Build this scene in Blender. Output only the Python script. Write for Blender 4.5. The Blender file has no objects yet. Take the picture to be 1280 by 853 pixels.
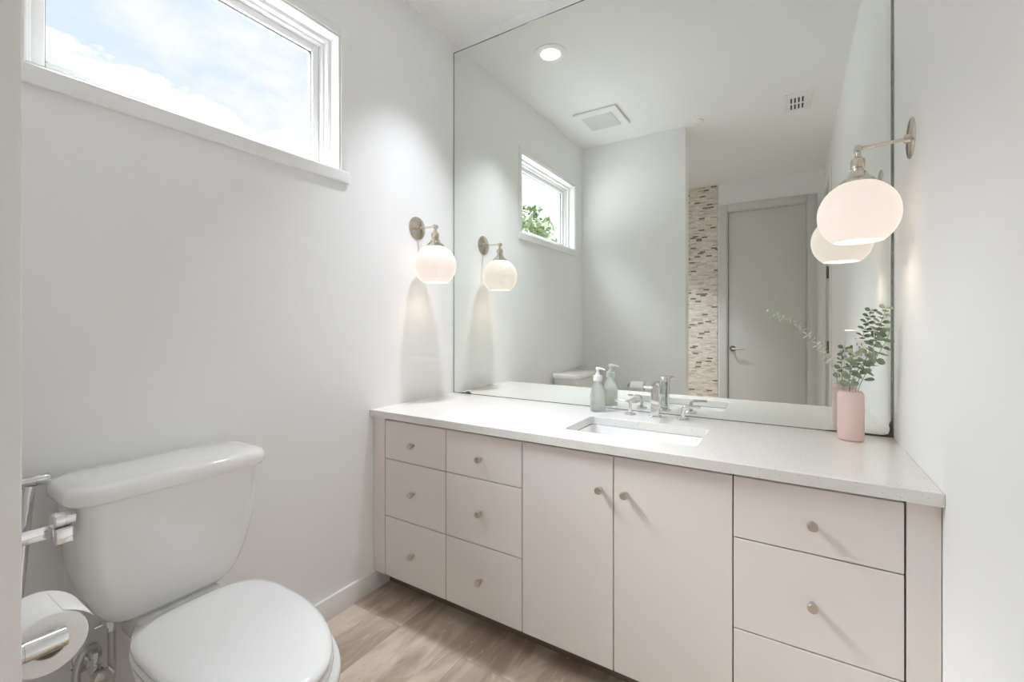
import bpy, bmesh, math, random
from mathutils import Vector, Matrix
random.seed(7)
PI = math.pi
S = bpy.context.scene
C = S.collection

# ------------------------------------------------------------------ camera, world, exposure
CAM_Z = 1.1807
cam_d = bpy.data.cameras.new('camera')
cam_d.sensor_fit = 'HORIZONTAL'; cam_d.sensor_width = 36.0
cam_d.lens = 36.0 * 558.24 / 1280.0
cam_d.shift_y = -(426.5 - 405.975) / 1280.0
cam_d.clip_start = 0.02; cam_d.clip_end = 300
cam = bpy.data.objects.new('camera', cam_d); C.objects.link(cam)
cam.location = (0, 0, CAM_Z)
cam.rotation_euler = (PI / 2, 0, math.radians(31.9412))
S.camera = cam

S.view_settings.view_transform = 'Standard'
S.view_settings.look = 'None'
S.view_settings.gamma = 1.0
S.view_settings.use_curve_mapping = False
S.view_settings.exposure = 0.25
S.cycles.use_denoising = True
S.cycles.max_bounces = 16
S.cycles.diffuse_bounces = 10
S.cycles.glossy_bounces = 8
S.cycles.transmission_bounces = 8
S.cycles.transparent_max_bounces = 12

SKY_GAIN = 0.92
FILL_GLOW = 23.0
DOWNLIGHT = 6.0
SPOT_W = 4.3
NOOK_FILL_W = 11.5
SPREAD = 74.0
LAMP_COL = (0.91, 0.94, 1.03)
SKY_BASE = 1.0
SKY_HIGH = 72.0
GLOBE = 0.63
BULB = 40.0

world = bpy.data.worlds.new('sky'); S.world = world
world.use_nodes = True
nt = world.node_tree; N = nt.nodes; L = nt.links
for n in list(N): N.remove(n)


def nd(tree, t, **kw):
    n = tree.nodes.new(t)
    for k, v in kw.items():
        if k.startswith('i_'):
            n.inputs[int(k[2:]) if k[2:].isdigit() else k[2:]].default_value = v
        else:
            setattr(n, k, v)
    return n


def math_n(tree, op, a, b=None, c=None, clamp=False):
    n = tree.nodes.new('ShaderNodeMath'); n.operation = op; n.use_clamp = clamp
    for i, v in enumerate((a, b, c)):
        if v is None: continue
        if isinstance(v, (int, float)): n.inputs[i].default_value = v
        else: tree.links.new(v, n.inputs[i])
    return n.outputs[0]


def maprange(tree, v, a, b, lo=0.0, hi=1.0):
    n = tree.nodes.new('ShaderNodeMapRange'); n.interpolation_type = 'SMOOTHSTEP'
    tree.links.new(v, n.inputs['Value'])
    n.inputs['From Min'].default_value = a; n.inputs['From Max'].default_value = b
    n.inputs['To Min'].default_value = lo; n.inputs['To Max'].default_value = hi
    return n.outputs['Result']


def mixc(tree, fac, a, b):
    n = tree.nodes.new('ShaderNodeMix'); n.data_type = 'RGBA'
    if isinstance(fac, (int, float)): n.inputs[0].default_value = fac
    else: tree.links.new(fac, n.inputs[0])
    for i, v in ((6, a), (7, b)):
        if isinstance(v, tuple): n.inputs[i].default_value = v if len(v) == 4 else (*v, 1)
        else: tree.links.new(v, n.inputs[i])
    return n.outputs[2]


def noise(tree, vec, scale, detail=4, rough=0.55, dist=0.0):
    n = tree.nodes.new('ShaderNodeTexNoise')
    n.inputs['Scale'].default_value = scale; n.inputs['Detail'].default_value = detail
    n.inputs['Roughness'].default_value = rough; n.inputs['Distortion'].default_value = dist
    if vec is not None: tree.links.new(vec, n.inputs['Vector'])
    return n.outputs['Fac']


tc = nd(nt, 'ShaderNodeTexCoord')
sp = nd(nt, 'ShaderNodeSeparateXYZ'); L.new(tc.outputs['Generated'], sp.inputs[0])
mp = nd(nt, 'ShaderNodeMapping'); L.new(tc.outputs['Generated'], mp.inputs['Vector'])
mp.inputs['Location'].default_value = (0.3, 0.1, 0.0)
mp.inputs['Scale'].default_value = (1, 1, 1.7)
n_big = noise(nt, mp.outputs[0], 2.6, 5, 0.55)
n_puff = noise(nt, mp.outputs[0], 6.5, 6, 0.6)
wisp = maprange(nt, math_n(nt, 'ADD', math_n(nt, 'MULTIPLY', n_big, 0.55), math_n(nt, 'MULTIPLY', n_puff, 0.45)), 0.40, 0.53)
haze = mixc(nt, wisp, (0.74, 0.845, 1.0), (0.95, 0.965, 0.995))
edge = math_n(nt, 'ADD', sp.outputs['Z'], math_n(nt, 'MULTIPLY', math_n(nt, 'SUBTRACT', n_puff, 0.5), 0.42))
puff = maprange(nt, edge, 0.385, 0.345)
col = mixc(nt, puff, haze, (1.25, 1.25, 1.25))
# extra-bright upper sky and soft glow, added out of view as room fill
FILL_DIR = Vector((-0.77, -0.22, 0.60)).normalized()
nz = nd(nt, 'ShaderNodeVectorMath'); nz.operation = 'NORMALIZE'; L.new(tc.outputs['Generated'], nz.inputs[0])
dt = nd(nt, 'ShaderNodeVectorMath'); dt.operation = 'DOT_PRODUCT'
L.new(nz.outputs[0], dt.inputs[0]); dt.inputs[1].default_value = FILL_DIR
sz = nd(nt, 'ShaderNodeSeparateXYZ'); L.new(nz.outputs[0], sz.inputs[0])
glow = math_n(nt, 'ADD', maprange(nt, dt.outputs['Value'], 0.912, 0.99, 0.0, FILL_GLOW), math_n(nt, 'ADD', SKY_BASE, math_n(nt, 'MULTIPLY', maprange(nt, sz.outputs['Z'], 0.53, 0.72, 0.0, SKY_HIGH), maprange(nt, sz.outputs['Y'], -0.10, 0.45, 1.0, 0.22))))
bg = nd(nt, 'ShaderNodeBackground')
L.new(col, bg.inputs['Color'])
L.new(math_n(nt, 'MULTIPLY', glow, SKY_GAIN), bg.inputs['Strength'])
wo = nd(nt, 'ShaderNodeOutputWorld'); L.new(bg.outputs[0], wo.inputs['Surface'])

# ------------------------------------------------------------------ dimensions (metres)
XL, XR = -1.577, 0.290          # left and right walls
YM = 1.919                      # mirror face
YW = 1.925                      # wall behind the mirror
ZC = 0.8063                     # counter top
ZM = 2.678                      # mirror top
ZT = 2.7406                     # ceiling
YF = 1.340                      # counter front edge
YN, XN, YNB = 0.1294, -0.7018, 0.002   # partition front face, end, back
YB = -1.619                     # rear wall
WIN_Y0, WIN_Y1, WIN_Z0, WIN_Z1 = 0.285, 1.190, 1.815, 2.372

# window portal: only guides sampling of the sky through the opening, emits nothing
pl = bpy.data.lights.new('window_portal', 'AREA'); pl.shape = 'RECTANGLE'
pl.size = WIN_Y1 - WIN_Y0 - 0.02; pl.size_y = WIN_Z1 - WIN_Z0 - 0.02
pl.cycles.is_portal = True
po = bpy.data.objects.new('window_portal', pl); C.objects.link(po)
po.location = (XL - 0.16, (WIN_Y0 + WIN_Y1) / 2, (WIN_Z0 + WIN_Z1) / 2)
po.rotation_euler = (PI / 2, 0, -PI / 2)

# ------------------------------------------------------------------ materials


def mat(name, col=(0.8, 0.8, 0.8), rough=0.5, metal=0.0, spec=0.5, coat=0.0, emit=None, estr=0.0,
        var=0.0, vscale=30.0, bump=0.0, bscale=200.0, trans=0.0):
    m = bpy.data.materials.new(name); m.use_nodes = True
    t = m.node_tree; b = t.nodes['Principled BSDF']
    b.inputs['Base Color'].default_value = (*col, 1)
    b.inputs['Roughness'].default_value = rough
    b.inputs['Metallic'].default_value = metal
    b.inputs['Specular IOR Level'].default_value = spec
    b.inputs['Coat Weight'].default_value = coat
    b.inputs['Transmission Weight'].default_value = trans
    if emit:
        b.inputs['Emission Color'].default_value = (*emit, 1)
        b.inputs['Emission Strength'].default_value = estr
    if var or bump:
        c = nd(t, 'ShaderNodeTexCoord')
        if var:
            f = noise(t, c.outputs['Object'], vscale, 4)
            lo = tuple(max(0, x * (1 - var)) for x in col); hi = tuple(min(1, x * (1 + var)) for x in col)
            t.links.new(mixc(t, f, lo, hi), b.inputs['Base Color'])
        if bump:
            f = noise(t, c.outputs['Object'], bscale, 2)
            bp = nd(t, 'ShaderNodeBump'); bp.inputs['Strength'].default_value = bump
            bp.inputs['Distance'].default_value = 0.001
            t.links.new(f, bp.inputs['Height']); t.links.new(bp.outputs[0], b.inputs['Normal'])
    return m


M = {}
M['wall'] = mat('wall_paint', (0.885, 0.885, 0.88), 0.9, spec=0.08, bump=0.12, bscale=260)
M['ceiling'] = mat('ceiling_paint', (0.88, 0.876, 0.865), 0.9, spec=0.08, bump=0.1, bscale=220)
M['trim'] = mat('trim_paint', (0.89, 0.89, 0.882), 0.32, var=0.01)
M['base'] = mat('baseboard_paint', (0.86, 0.86, 0.855), 0.4, var=0.01)
M['vinyl'] = mat('window_vinyl', (0.89, 0.89, 0.882), 0.35, var=0.01)
M['gasket'] = mat('window_gasket', (0.12, 0.12, 0.12), 0.6, var=0.1)
M['door'] = mat('door_paint', (0.66, 0.67, 0.65), 0.4, var=0.015, vscale=3)
M['cab'] = mat('cabinet_paint', (0.79, 0.745, 0.715), 0.38, var=0.012, vscale=3)
M['cabdark'] = mat('cabinet_interior', (0.16, 0.13, 0.11), 0.7, var=0.1)
M['toe'] = mat('toe_kick_shaded', (0.20, 0.16, 0.125), 0.6, var=0.08)  # darkened so the colour carries the shade under the cabinet
M['nickel'] = mat('polished_nickel', (0.72, 0.66, 0.58), 0.12, 1.0, var=0.02)
M['knob'] = mat('brushed_nickel', (0.62, 0.58, 0.53), 0.30, 1.0, var=0.03)
M['chrome'] = mat('chrome', (0.80, 0.80, 0.80), 0.07, 1.0, var=0.01)
M['steel'] = mat('braided_steel', (0.62, 0.62, 0.61), 0.35, 1.0, var=0.12, vscale=500, bump=0.6, bscale=700)
M['hinge'] = mat('dark_hinge_metal', (0.22, 0.21, 0.19), 0.35, 1.0, var=0.05)
M['china'] = mat('vitreous_china', (0.89, 0.89, 0.882), 0.10, coat=0.4, var=0.006, vscale=4)
M['seatp'] = mat('seat_plastic', (0.88, 0.88, 0.875), 0.16, coat=0.2, var=0.006, vscale=4)
M['paper'] = mat('tissue_paper', (0.90, 0.90, 0.89), 0.95, spec=0.1, bump=0.35, bscale=380)
M['core'] = mat('cardboard_core', (0.42, 0.36, 0.30), 0.9, var=0.1)
M['pink'] = mat('pink_glaze', (0.82, 0.62, 0.575), 0.34, coat=0.15, var=0.03, vscale=14)
M['dark'] = mat('dark_void', (0.03, 0.03, 0.03), 0.9, var=0.1)
M['plastic'] = mat('white_plastic', (0.86, 0.86, 0.85), 0.35, var=0.01)
M['greyplastic'] = mat('grille_plastic', (0.76, 0.76, 0.74), 0.5, var=0.03)
M['globe'] = mat('opal_glass_lit', (0.30, 0.28, 0.26), 0.32, emit=(1.0, 0.86, 0.765), estr=GLOBE, var=0.01)
M['bulb'] = mat('lamp_bulb', (0.8, 0.8, 0.8), 0.4, emit=(1.0, 0.82, 0.64), estr=BULB, var=0.01)
M['lens'] = mat('downlight_lens', (0.8, 0.8, 0.8), 0.5, emit=(1.0, 0.97, 0.93), estr=DOWNLIGHT, var=0.01)
M['gravel'] = mat('pale_gravel', (0.16, 0.155, 0.155), 0.9, var=0.25, vscale=6)
M['bark'] = mat('bark', (0.16, 0.12, 0.09), 0.9, var=0.3, vscale=9)
M['mirror'] = mat('silvered_glass', (0.88, 0.91, 0.872), 0.0, 1.0)
M['mirrorplate'] = mat('mirrored_outlet_plate', (0.86, 0.88, 0.85), 0.02, 1.0)
M['medge'] = mat('mirror_edge', (0.30, 0.31, 0.30), 0.25, 0.6, var=0.5, vscale=55)
M['rust'] = mat('desilvered_patch', (0.10, 0.095, 0.075), 0.45, 0.2, var=0.7, vscale=160)
M['print'] = mat('white_print', (0.85, 0.84, 0.84), 0.6, var=0.01)
M['stalk'] = mat('green_stalk', (0.22, 0.25, 0.13), 0.6, var=0.2, vscale=60)
M['stalkpale'] = mat('pale_stalk', (0.52, 0.55, 0.44), 0.6, var=0.1, vscale=60)


def leaf_mat(name, a, b, scale=24):
    m = bpy.data.materials.new(name); m.use_nodes = True
    t = m.node_tree; p = t.nodes['Principled BSDF']
    c = nd(t, 'ShaderNodeTexCoord')
    t.links.new(mixc(t, maprange(t, noise(t, c.outputs['Object'], scale, 2), 0.35, 0.65), a, b), p.inputs['Base Color'])
    p.inputs['Roughness'].default_value = 0.6
    return m


M['leaf'] = leaf_mat('eucalyptus_leaf', (0.20, 0.27, 0.17), (0.36, 0.43, 0.30))
M['leafpale'] = leaf_mat('pale_leaf', (0.62, 0.68, 0.62), (0.78, 0.82, 0.74))
M['leaftip'] = leaf_mat('yellow_green_leaf', (0.66, 0.72, 0.44), (0.80, 0.84, 0.60))
M['treeleaf'] = leaf_mat('tree_leaf', (0.025, 0.045, 0.012), (0.075, 0.105, 0.035), 1.2)
M['treeleaf2'] = leaf_mat('light_tree_leaf', (0.04, 0.065, 0.018), (0.10, 0.14, 0.05), 1.2)

# glass pane: clear with a weak reflection
m = bpy.data.materials.new('window_glass'); m.use_nodes = True; t = m.node_tree
for n in list(t.nodes): t.nodes.remove(n)
o = nd(t, 'ShaderNodeOutputMaterial'); mx = nd(t, 'ShaderNodeMixShader')
tr = nd(t, 'ShaderNodeBsdfTransparent'); tr.inputs[0].default_value = (0.98, 0.99, 0.985, 1)
gl = nd(t, 'ShaderNodeBsdfGlossy'); gl.inputs['Roughness'].default_value = 0.0
fr = nd(t, 'ShaderNodeLayerWeight'); fr.inputs[0].default_value = 0.5
t.links.new(math_n(t, 'ADD', 0.03, math_n(t, 'MULTIPLY', 0.8, math_n(t, 'POWER', fr.outputs['Facing'], 5.0))), mx.inputs[0]); t.links.new(tr.outputs[0], mx.inputs[1])
t.links.new(gl.outputs[0], mx.inputs[2]); t.links.new(mx.outputs[0], o.inputs[0])
M['glass'] = m

# frosted bottle
m = mat('frosted_glass', (0.72, 0.725, 0.69), 0.30, trans=0.8, var=0.02)
M['frost'] = m

# quartz counter with fine grey specks
m = mat('speckled_quartz', (0.82, 0.805, 0.78), 0.16); t = m.node_tree; p = t.nodes['Principled BSDF']
c = nd(t, 'ShaderNodeTexCoord')
v = nd(t, 'ShaderNodeTexVoronoi'); v.inputs['Scale'].default_value = 170; t.links.new(c.outputs['Object'], v.inputs['Vector'])
f1 = maprange(t, v.outputs['Distance'], 0.16, 0.26)
f2 = maprange(t, noise(t, c.outputs['Object'], 90, 2), 0.47, 0.60)
spk = math_n(t, 'MULTIPLY', math_n(t, 'SUBTRACT', 1.0, f1), f2)
t.links.new(mixc(t, spk, (0.775, 0.76, 0.735), (0.47, 0.45, 0.42)), p.inputs['Base Color'])
M['quartz'] = m

# vein-cut porcelain floor tiles, long side and veins along y
m = mat('veined_tile', (0.5, 0.4, 0.3), 0.38); t = m.node_tree; p = t.nodes['Principled BSDF']
c = nd(t, 'ShaderNodeTexCoord'); s = nd(t, 'ShaderNodeSeparateXYZ'); t.links.new(c.outputs['Object'], s.inputs[0])
tx = math_n(t, 'DIVIDE', math_n(t, 'ADD', s.outputs['X'], 1.577 + 0.02), 0.305)
ix = math_n(t, 'FLOOR', tx)
ty = math_n(t, 'ADD', math_n(t, 'DIVIDE', math_n(t, 'SUBTRACT', s.outputs['Y'], 1.25), 0.61), math_n(t, 'MULTIPLY', ix, 0.5))
iy = math_n(t, 'FLOOR', ty)
cv = nd(t, 'ShaderNodeCombineXYZ'); t.links.new(ix, cv.inputs[0]); t.links.new(iy, cv.inputs[1])
wn = nd(t, 'ShaderNodeTexWhiteNoise'); wn.noise_dimensions = '2D'; t.links.new(cv.outputs[0], wn.inputs['Vector'])
wv = nd(t, 'ShaderNodeCombineXYZ')
t.links.new(math_n(t, 'MULTIPLY', s.outputs['X'], 10.0), wv.inputs[0])
t.links.new(math_n(t, 'MULTIPLY', s.outputs['Y'], 2.3), wv.inputs[1])
t.links.new(math_n(t, 'MULTIPLY', wn.outputs['Value'], 30.0), wv.inputs[2])
va = noise(t, wv.outputs[0], 1.0, 5, 0.55, 0.9)
vb = noise(t, wv.outputs[0], 2.6, 4, 0.6, 1.2)
ca = mixc(t, maprange(t, va, 0.34, 0.66), (0.42, 0.325, 0.245), (0.69, 0.59, 0.48))
cb = mixc(t, maprange(t, vb, 0.56, 0.72), ca, (0.76, 0.67, 0.56))
tone = math_n(t, 'ADD', 0.90, math_n(t, 'MULTIPLY', wn.outputs['Value'], 0.16))
sc = nd(t, 'ShaderNodeVectorMath'); sc.operation = 'SCALE'; t.links.new(cb, sc.inputs[0]); t.links.new(tone, sc.inputs['Scale'])
fx = math_n(t, 'FRACT', tx); fy = math_n(t, 'FRACT', ty)
gx = math_n(t, 'LESS_THAN', math_n(t, 'ABSOLUTE', math_n(t, 'SUBTRACT', fx, 0.5)), 0.4955)
gy = math_n(t, 'LESS_THAN', math_n(t, 'ABSOLUTE', math_n(t, 'SUBTRACT', fy, 0.5)), 0.4978)
inside = math_n(t, 'MULTIPLY', gx, gy)
t.links.new(mixc(t, inside, (0.40, 0.33, 0.265), sc.outputs[0]), p.inputs['Base Color'])
M['floor'] = m

# mosaic wall of thin strip tiles in mixed cream, brown and rose
m = mat('strip_mosaic', (0.5, 0.45, 0.4), 0.25); t = m.node_tree; p = t.nodes['Principled BSDF']
c = nd(t, 'ShaderNodeTexCoord'); s = nd(t, 'ShaderNodeSeparateXYZ'); t.links.new(c.outputs['Object'], s.inputs[0])
rz = math_n(t, 'DIVIDE', s.outputs['Z'], 0.0165); ir = math_n(t, 'FLOOR', rz)
wr = nd(t, 'ShaderNodeTexWhiteNoise'); wr.noise_dimensions = '1D'; t.links.new(ir, wr.inputs['W'])
rx = math_n(t, 'ADD', math_n(t, 'DIVIDE', s.outputs['X'], 0.062), math_n(t, 'MULTIPLY', wr.outputs['Value'], 7.0))
ic = math_n(t, 'FLOOR', rx)
cv = nd(t, 'ShaderNodeCombineXYZ'); t.links.new(ir, cv.inputs[0]); t.links.new(ic, cv.inputs[1])
wn = nd(t, 'ShaderNodeTexWhiteNoise'); wn.noise_dimensions = '2D'; t.links.new(cv.outputs[0], wn.inputs['Vector'])
cr = nd(t, 'ShaderNodeValToRGB'); cr.color_ramp.interpolation = 'CONSTANT'
els = cr.color_ramp.elements
els[0].position = 0.0; els[0].color = (0.74, 0.69, 0.60, 1)
els[1].position = 0.34; els[1].color = (0.68, 0.62, 0.54, 1)
for pos, cc in ((0.58, (0.80, 0.76, 0.69)), (0.80, (0.56, 0.47, 0.40)), (0.87, (0.20, 0.14, 0.10)), (0.94, (0.60, 0.47, 0.42))):
    e = els.new(pos); e.color = (*cc, 1)
t.links.new(wn.outputs['Value'], cr.inputs[0])
gz = math_n(t, 'LESS_THAN', math_n(t, 'ABSOLUTE', math_n(t, 'SUBTRACT', math_n(t, 'FRACT', rz), 0.5)), 0.43)
gx = math_n(t, 'LESS_THAN', math_n(t, 'ABSOLUTE', math_n(t, 'SUBTRACT', math_n(t, 'FRACT', rx), 0.5)), 0.475)
t.links.new(mixc(t, math_n(t, 'MULTIPLY', gz, gx), (0.60, 0.56, 0.50), cr.outputs[0]), p.inputs['Base Color'])
M['mosaic'] = m

# ------------------------------------------------------------------ mesh helpers (world coordinates)


def nb(): return bmesh.new()


def box(bm, x0, x1, y0, y1, z0, z1, bev=0.0, seg=2):
    r = bmesh.ops.create_cube(bm, size=1.0)
    vs = r['verts']
    for v in vs:
        v.co = Vector((x0 + (v.co.x + 0.5) * (x1 - x0), y0 + (v.co.y + 0.5) * (y1 - y0), z0 + (v.co.z + 0.5) * (z1 - z0)))
    if bev > 0:
        es = list({e for v in vs for e in v.link_edges})
        bmesh.ops.bevel(bm, geom=es, offset=bev, segments=seg, affect='EDGES', profile=0.5)
    return bm


def loft(bm, loops, cap0=True, cap1=True, close=True):
    rows = [[bm.verts.new(p) for p in lp] for lp in loops]
    n = len(rows[0])
    for a, b in zip(rows[:-1], rows[1:]):
        for i in range(n if close else n - 1):
            j = (i + 1) % n
            bm.faces.new((a[i], a[j], b[j], b[i]))
    if cap0: bm.faces.new(list(reversed(rows[0])))
    if cap1: bm.faces.new(rows[-1])
    return bm


def frame_of(d):
    d = d.normalized()
    u = d.cross(Vector((0, 0, 1)))
    if u.length < 1e-4: u = d.cross(Vector((1, 0, 0)))
    u.normalize()
    return u, d.cross(u).normalized()


def lathe(bm, prof, origin=(0, 0, 0), axis=(0, 0, 1), seg=32, cap0=True, cap1=True):
    o = Vector(origin); a = Vector(axis).normalized(); u, w = frame_of(a)
    loops = []
    for r, h in prof:
        loops.append([o + a * h + u * (max(r, 1e-5) * math.cos(2 * PI * i / seg)) + w * (max(r, 1e-5) * math.sin(2 * PI * i / seg)) for i in range(seg)])
    return loft(bm, loops, cap0, cap1)


def smooth_path(pts, n=8):
    P = [Vector(p) for p in pts]
    if len(P) < 3: return P
    out = []
    Q = [2 * P[0] - P[1]] + P + [2 * P[-1] - P[-2]]
    for i in range(1, len(Q) - 2):
        a, b, c, d = Q[i - 1], Q[i], Q[i + 1], Q[i + 2]
        for k in range(n):
            u = k / n
            out.append(0.5 * ((2 * b) + (c - a) * u + (2 * a - 5 * b + 4 * c - d) * u * u + (3 * b - a - 3 * c + d) * u ** 3))
    out.append(P[-1])
    return out


def tube(bm, path, r, seg=12, sx=1.0, sy=1.0, r1=None):
    P = [Vector(p) for p in path]
    loops = []; u = None
    for i, p in enumerate(P):
        d = (P[min(i + 1, len(P) - 1)] - P[max(i - 1, 0)]).normalized()
        if u is None: u, w = frame_of(d)
        else:
            u = (u - d * u.dot(d)).normalized(); w = d.cross(u).normalized()
        rr = r if r1 is None else r + (r1 - r) * i / (len(P) - 1)
        loops.append([p + u * (rr * sx * math.cos(2 * PI * k / seg)) + w * (rr * sy * math.sin(2 * PI * k / seg)) for k in range(seg)])
    return loft(bm, loops)


def world_loc(o):
    v = Vector(o.location)
    while o.parent:
        o = o.parent; v += Vector(o.location)
    return v


def obj(name, bm, m, parent=None, smooth=35, label=None, loc=None):
    bmesh.ops.recalc_face_normals(bm, faces=bm.faces)
    me = bpy.data.meshes.new(name)
    off = world_loc(parent) if parent else Vector(loc or (0, 0, 0))
    bmesh.ops.translate(bm, verts=bm.verts, vec=-off)
    bm.to_mesh(me); bm.free()
    me.materials.append(m)
    if smooth:
        me.shade_smooth(); me.set_sharp_from_angle(angle=math.radians(smooth))
    o = bpy.data.objects.new(name, me); C.objects.link(o)
    if parent: o.parent = parent
    else: o.location = off
    if label: o['label'] = label
    return o


def tag(o, label, cat, group=None, kind=None):
    o['label'] = label; o['category'] = cat
    if group: o['group'] = group
    if kind: o['kind'] = kind
    return o


def thing(name, loc, label, cat, group=None):
    o = bpy.data.objects.new(name, None); C.objects.link(o)
    o.location = loc; o.empty_display_size = 0.05
    return tag(o, label, cat, group)


def struct(o, label, cat):
    return tag(o, label, cat, kind='structure')


def empty_struct(name, loc, label, cat):
    o = thing(name, loc, label, cat); o['kind'] = 'structure'
    return o


# ------------------------------------------------------------------ room shell
b = nb(); box(b, XL - 0.12, XR + 0.12, YB - 0.12, YW + 0.10, -0.10, 0.0)
struct(obj('floor', b, M['floor'], smooth=0), 'beige vein-patterned tile floor', 'floor')
b = nb(); box(b, XL - 0.16, XR + 0.12, YB - 0.12, YW + 0.10, ZT, ZT + 0.12)
struct(obj('ceiling', b, M['ceiling'], smooth=0), 'flat white ceiling', 'ceiling')
b = nb()
WT = 0.16
box(b, XL - WT, XL, YB - 0.12, WIN_Y0, 0, ZT)
box(b, XL - WT, XL, WIN_Y1, YW + 0.10, 0, ZT)
box(b, XL - WT, XL, WIN_Y0, WIN_Y1, 0, WIN_Z0 - 0.035)
box(b, XL - WT, XL, WIN_Y0, WIN_Y1, WIN_Z1, ZT)
struct(obj('wall_left', b, M['wall'], smooth=0), 'white painted wall with the high window', 'wall')
D2_Y0, D2_Y1, D2_Z = -1.46, -0.74, 2.44
b = nb()
box(b, XR, XR + 0.12, D2_Y1, YW + 0.10, 0, ZT)
box(b, XR, XR + 0.12, YB - 0.12, D2_Y0, 0, ZT)
box(b, XR, XR + 0.12, D2_Y0, D2_Y1, D2_Z, ZT)
struct(obj('wall_right', b, M['wall'], smooth=0), 'white painted wall at the right end of the vanity', 'wall')
b = nb(); box(b, XL, XR, YW, YW + 0.10, 0, ZT)
struct(obj('wall_back', b, M['wall'], smooth=0), 'white wall behind the big mirror', 'wall')
b = nb(); box(b, XL, XN, YNB, YN, 0, ZT, 0.004, 2)
struct(obj('wall_partition', b, M['wall'], smooth=35), 'white partition wall beside the toilet, its end at the left edge', 'wall')
D1_X0, D1_X1, D1_Z = -0.600, 0.155, 2.435
b = nb()
box(b, XL, D1_X0, YB - 0.12, YB, 0, ZT)
box(b, D1_X1, XR, YB - 0.12, YB, 0, ZT)
box(b, D1_X0, D1_X1, YB - 0.12, YB, D1_Z, ZT)
struct(obj('wall_rear', b, M['wall'], smooth=0), 'wall with the closed door seen in the mirror', 'wall')
b = nb(); box(b, XL, -0.690, YB, YB + 0.012, 0, ZT - 0.004)
struct(obj('wall_tiled', b, M['mosaic'], smooth=0), 'strip mosaic tile wall in cream and brown seen in the mirror', 'wall')

BH = 0.087


def baseboard(name, x0, x1, y0, y1, label):
    b = nb(); box(b, x0, x1, y0, y1, 0, BH, 0.003, 2)
    struct(obj(name, b, M['base'], smooth=35), label, 'baseboard')


baseboard('baseboard_left', XL, XL + 0.013, YN, 1.449, 'white baseboard along the wall behind the toilet')
baseboard('baseboard_partition', XL + 0.013, XN, YN, YN + 0.013, 'white baseboard along the partition wall')
baseboard('baseboard_right', XR - 0.013, XR, -0.66, 1.355, 'white baseboard along the right wall')
baseboard('baseboard_rear', D1_X1 + 0.08, XR, YB, YB + 0.013, 'white baseboard right of the closed door')

# ------------------------------------------------------------------ window
win = empty_struct('window_1', (XL, WIN_Y0, WIN_Z0), 'high horizontal window with white frame above the toilet', 'window')
b = nb()                                             # thin flat casing on three sides
cw, ct = 0.033, 0.007
box(b, XL, XL + ct, WIN_Y0 - cw, WIN_Y0, WIN_Z0, WIN_Z1 + cw, 0.002)
box(b, XL, XL + ct, WIN_Y1, WIN_Y1 + cw, WIN_Z0, WIN_Z1 + cw, 0.002)
box(b, XL, XL + ct, WIN_Y0, WIN_Y1, WIN_Z1, WIN_Z1 + cw, 0.002)
obj('casing', b, M['wall'], win)


def ring(bm, y0, y1, z0, z1, w, xa, xb, bev=0.002, wb=None):
    wb = w if wb is None else wb
    box(bm, xa, xb, y0, y0 + w, z0, z1, bev)
    box(bm, xa, xb, y1 - w, y1, z0, z1, bev)
    box(bm, xa, xb, y0 + w, y1 - w, z1 - w, z1, bev)
    box(bm, xa, xb, y0 + w, y1 - w, z0, z0 + wb, bev)


b = nb()                                             # stepped jamb liner and outer frame
ring(b, WIN_Y0, WIN_Y1, WIN_Z0, WIN_Z1, 0.010, XL - 0.055, XL + 0.002, 0.003)
ring(b, WIN_Y0, WIN_Y1, WIN_Z0, WIN_Z1, 0.024, XL - 0.13, XL - 0.050, 0.003)
ring(b, WIN_Y0 + 0.018, WIN_Y1 - 0.018, WIN_Z0 + 0.018, WIN_Z1 - 0.018, 0.016, XL - 0.13, XL - 0.072, 0.003)
obj('window_frame', b, M['vinyl'], win)
b = nb()
g = 0.034
ring(b, WIN_Y0 + g, WIN_Y1 - g, WIN_Z0 + g, WIN_Z1 - g, 0.030, XL - 0.125, XL - 0.092, 0.006)
sash = obj('sash', b, M['vinyl'], win)
g2 = g + 0.030
b = nb(); ring(b, WIN_Y0 + g2 - 0.001, WIN_Y1 - g2 + 0.001, WIN_Z0 + g2 - 0.001, WIN_Z1 - g2 + 0.001, 0.0035, XL - 0.113, XL - 0.104, 0)
obj('gasket', b, M['gasket'], sash)
b = nb(); box(b, XL - 0.112, XL - 0.107, WIN_Y0 + g2 + 0.002, WIN_Y1 - g2 - 0.002, WIN_Z0 + g2 + 0.002, WIN_Z1 - g2 - 0.002)
obj('pane', b, M['glass'], sash, smooth=0)
b = nb()
box(b, XL - 0.07, XL + 0.001, WIN_Y0 + 0.001, WIN_Y1 - 0.001, WIN_Z0 - 0.034, WIN_Z0 - 0.0005)
box(b, XL, XL + 0.016, WIN_Y0 - 0.036, WIN_Y1 + 0.036, WIN_Z0 - 0.048, WIN_Z0, 0.004, 3)
obj('window_sill', b, M['trim'], win)

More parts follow.
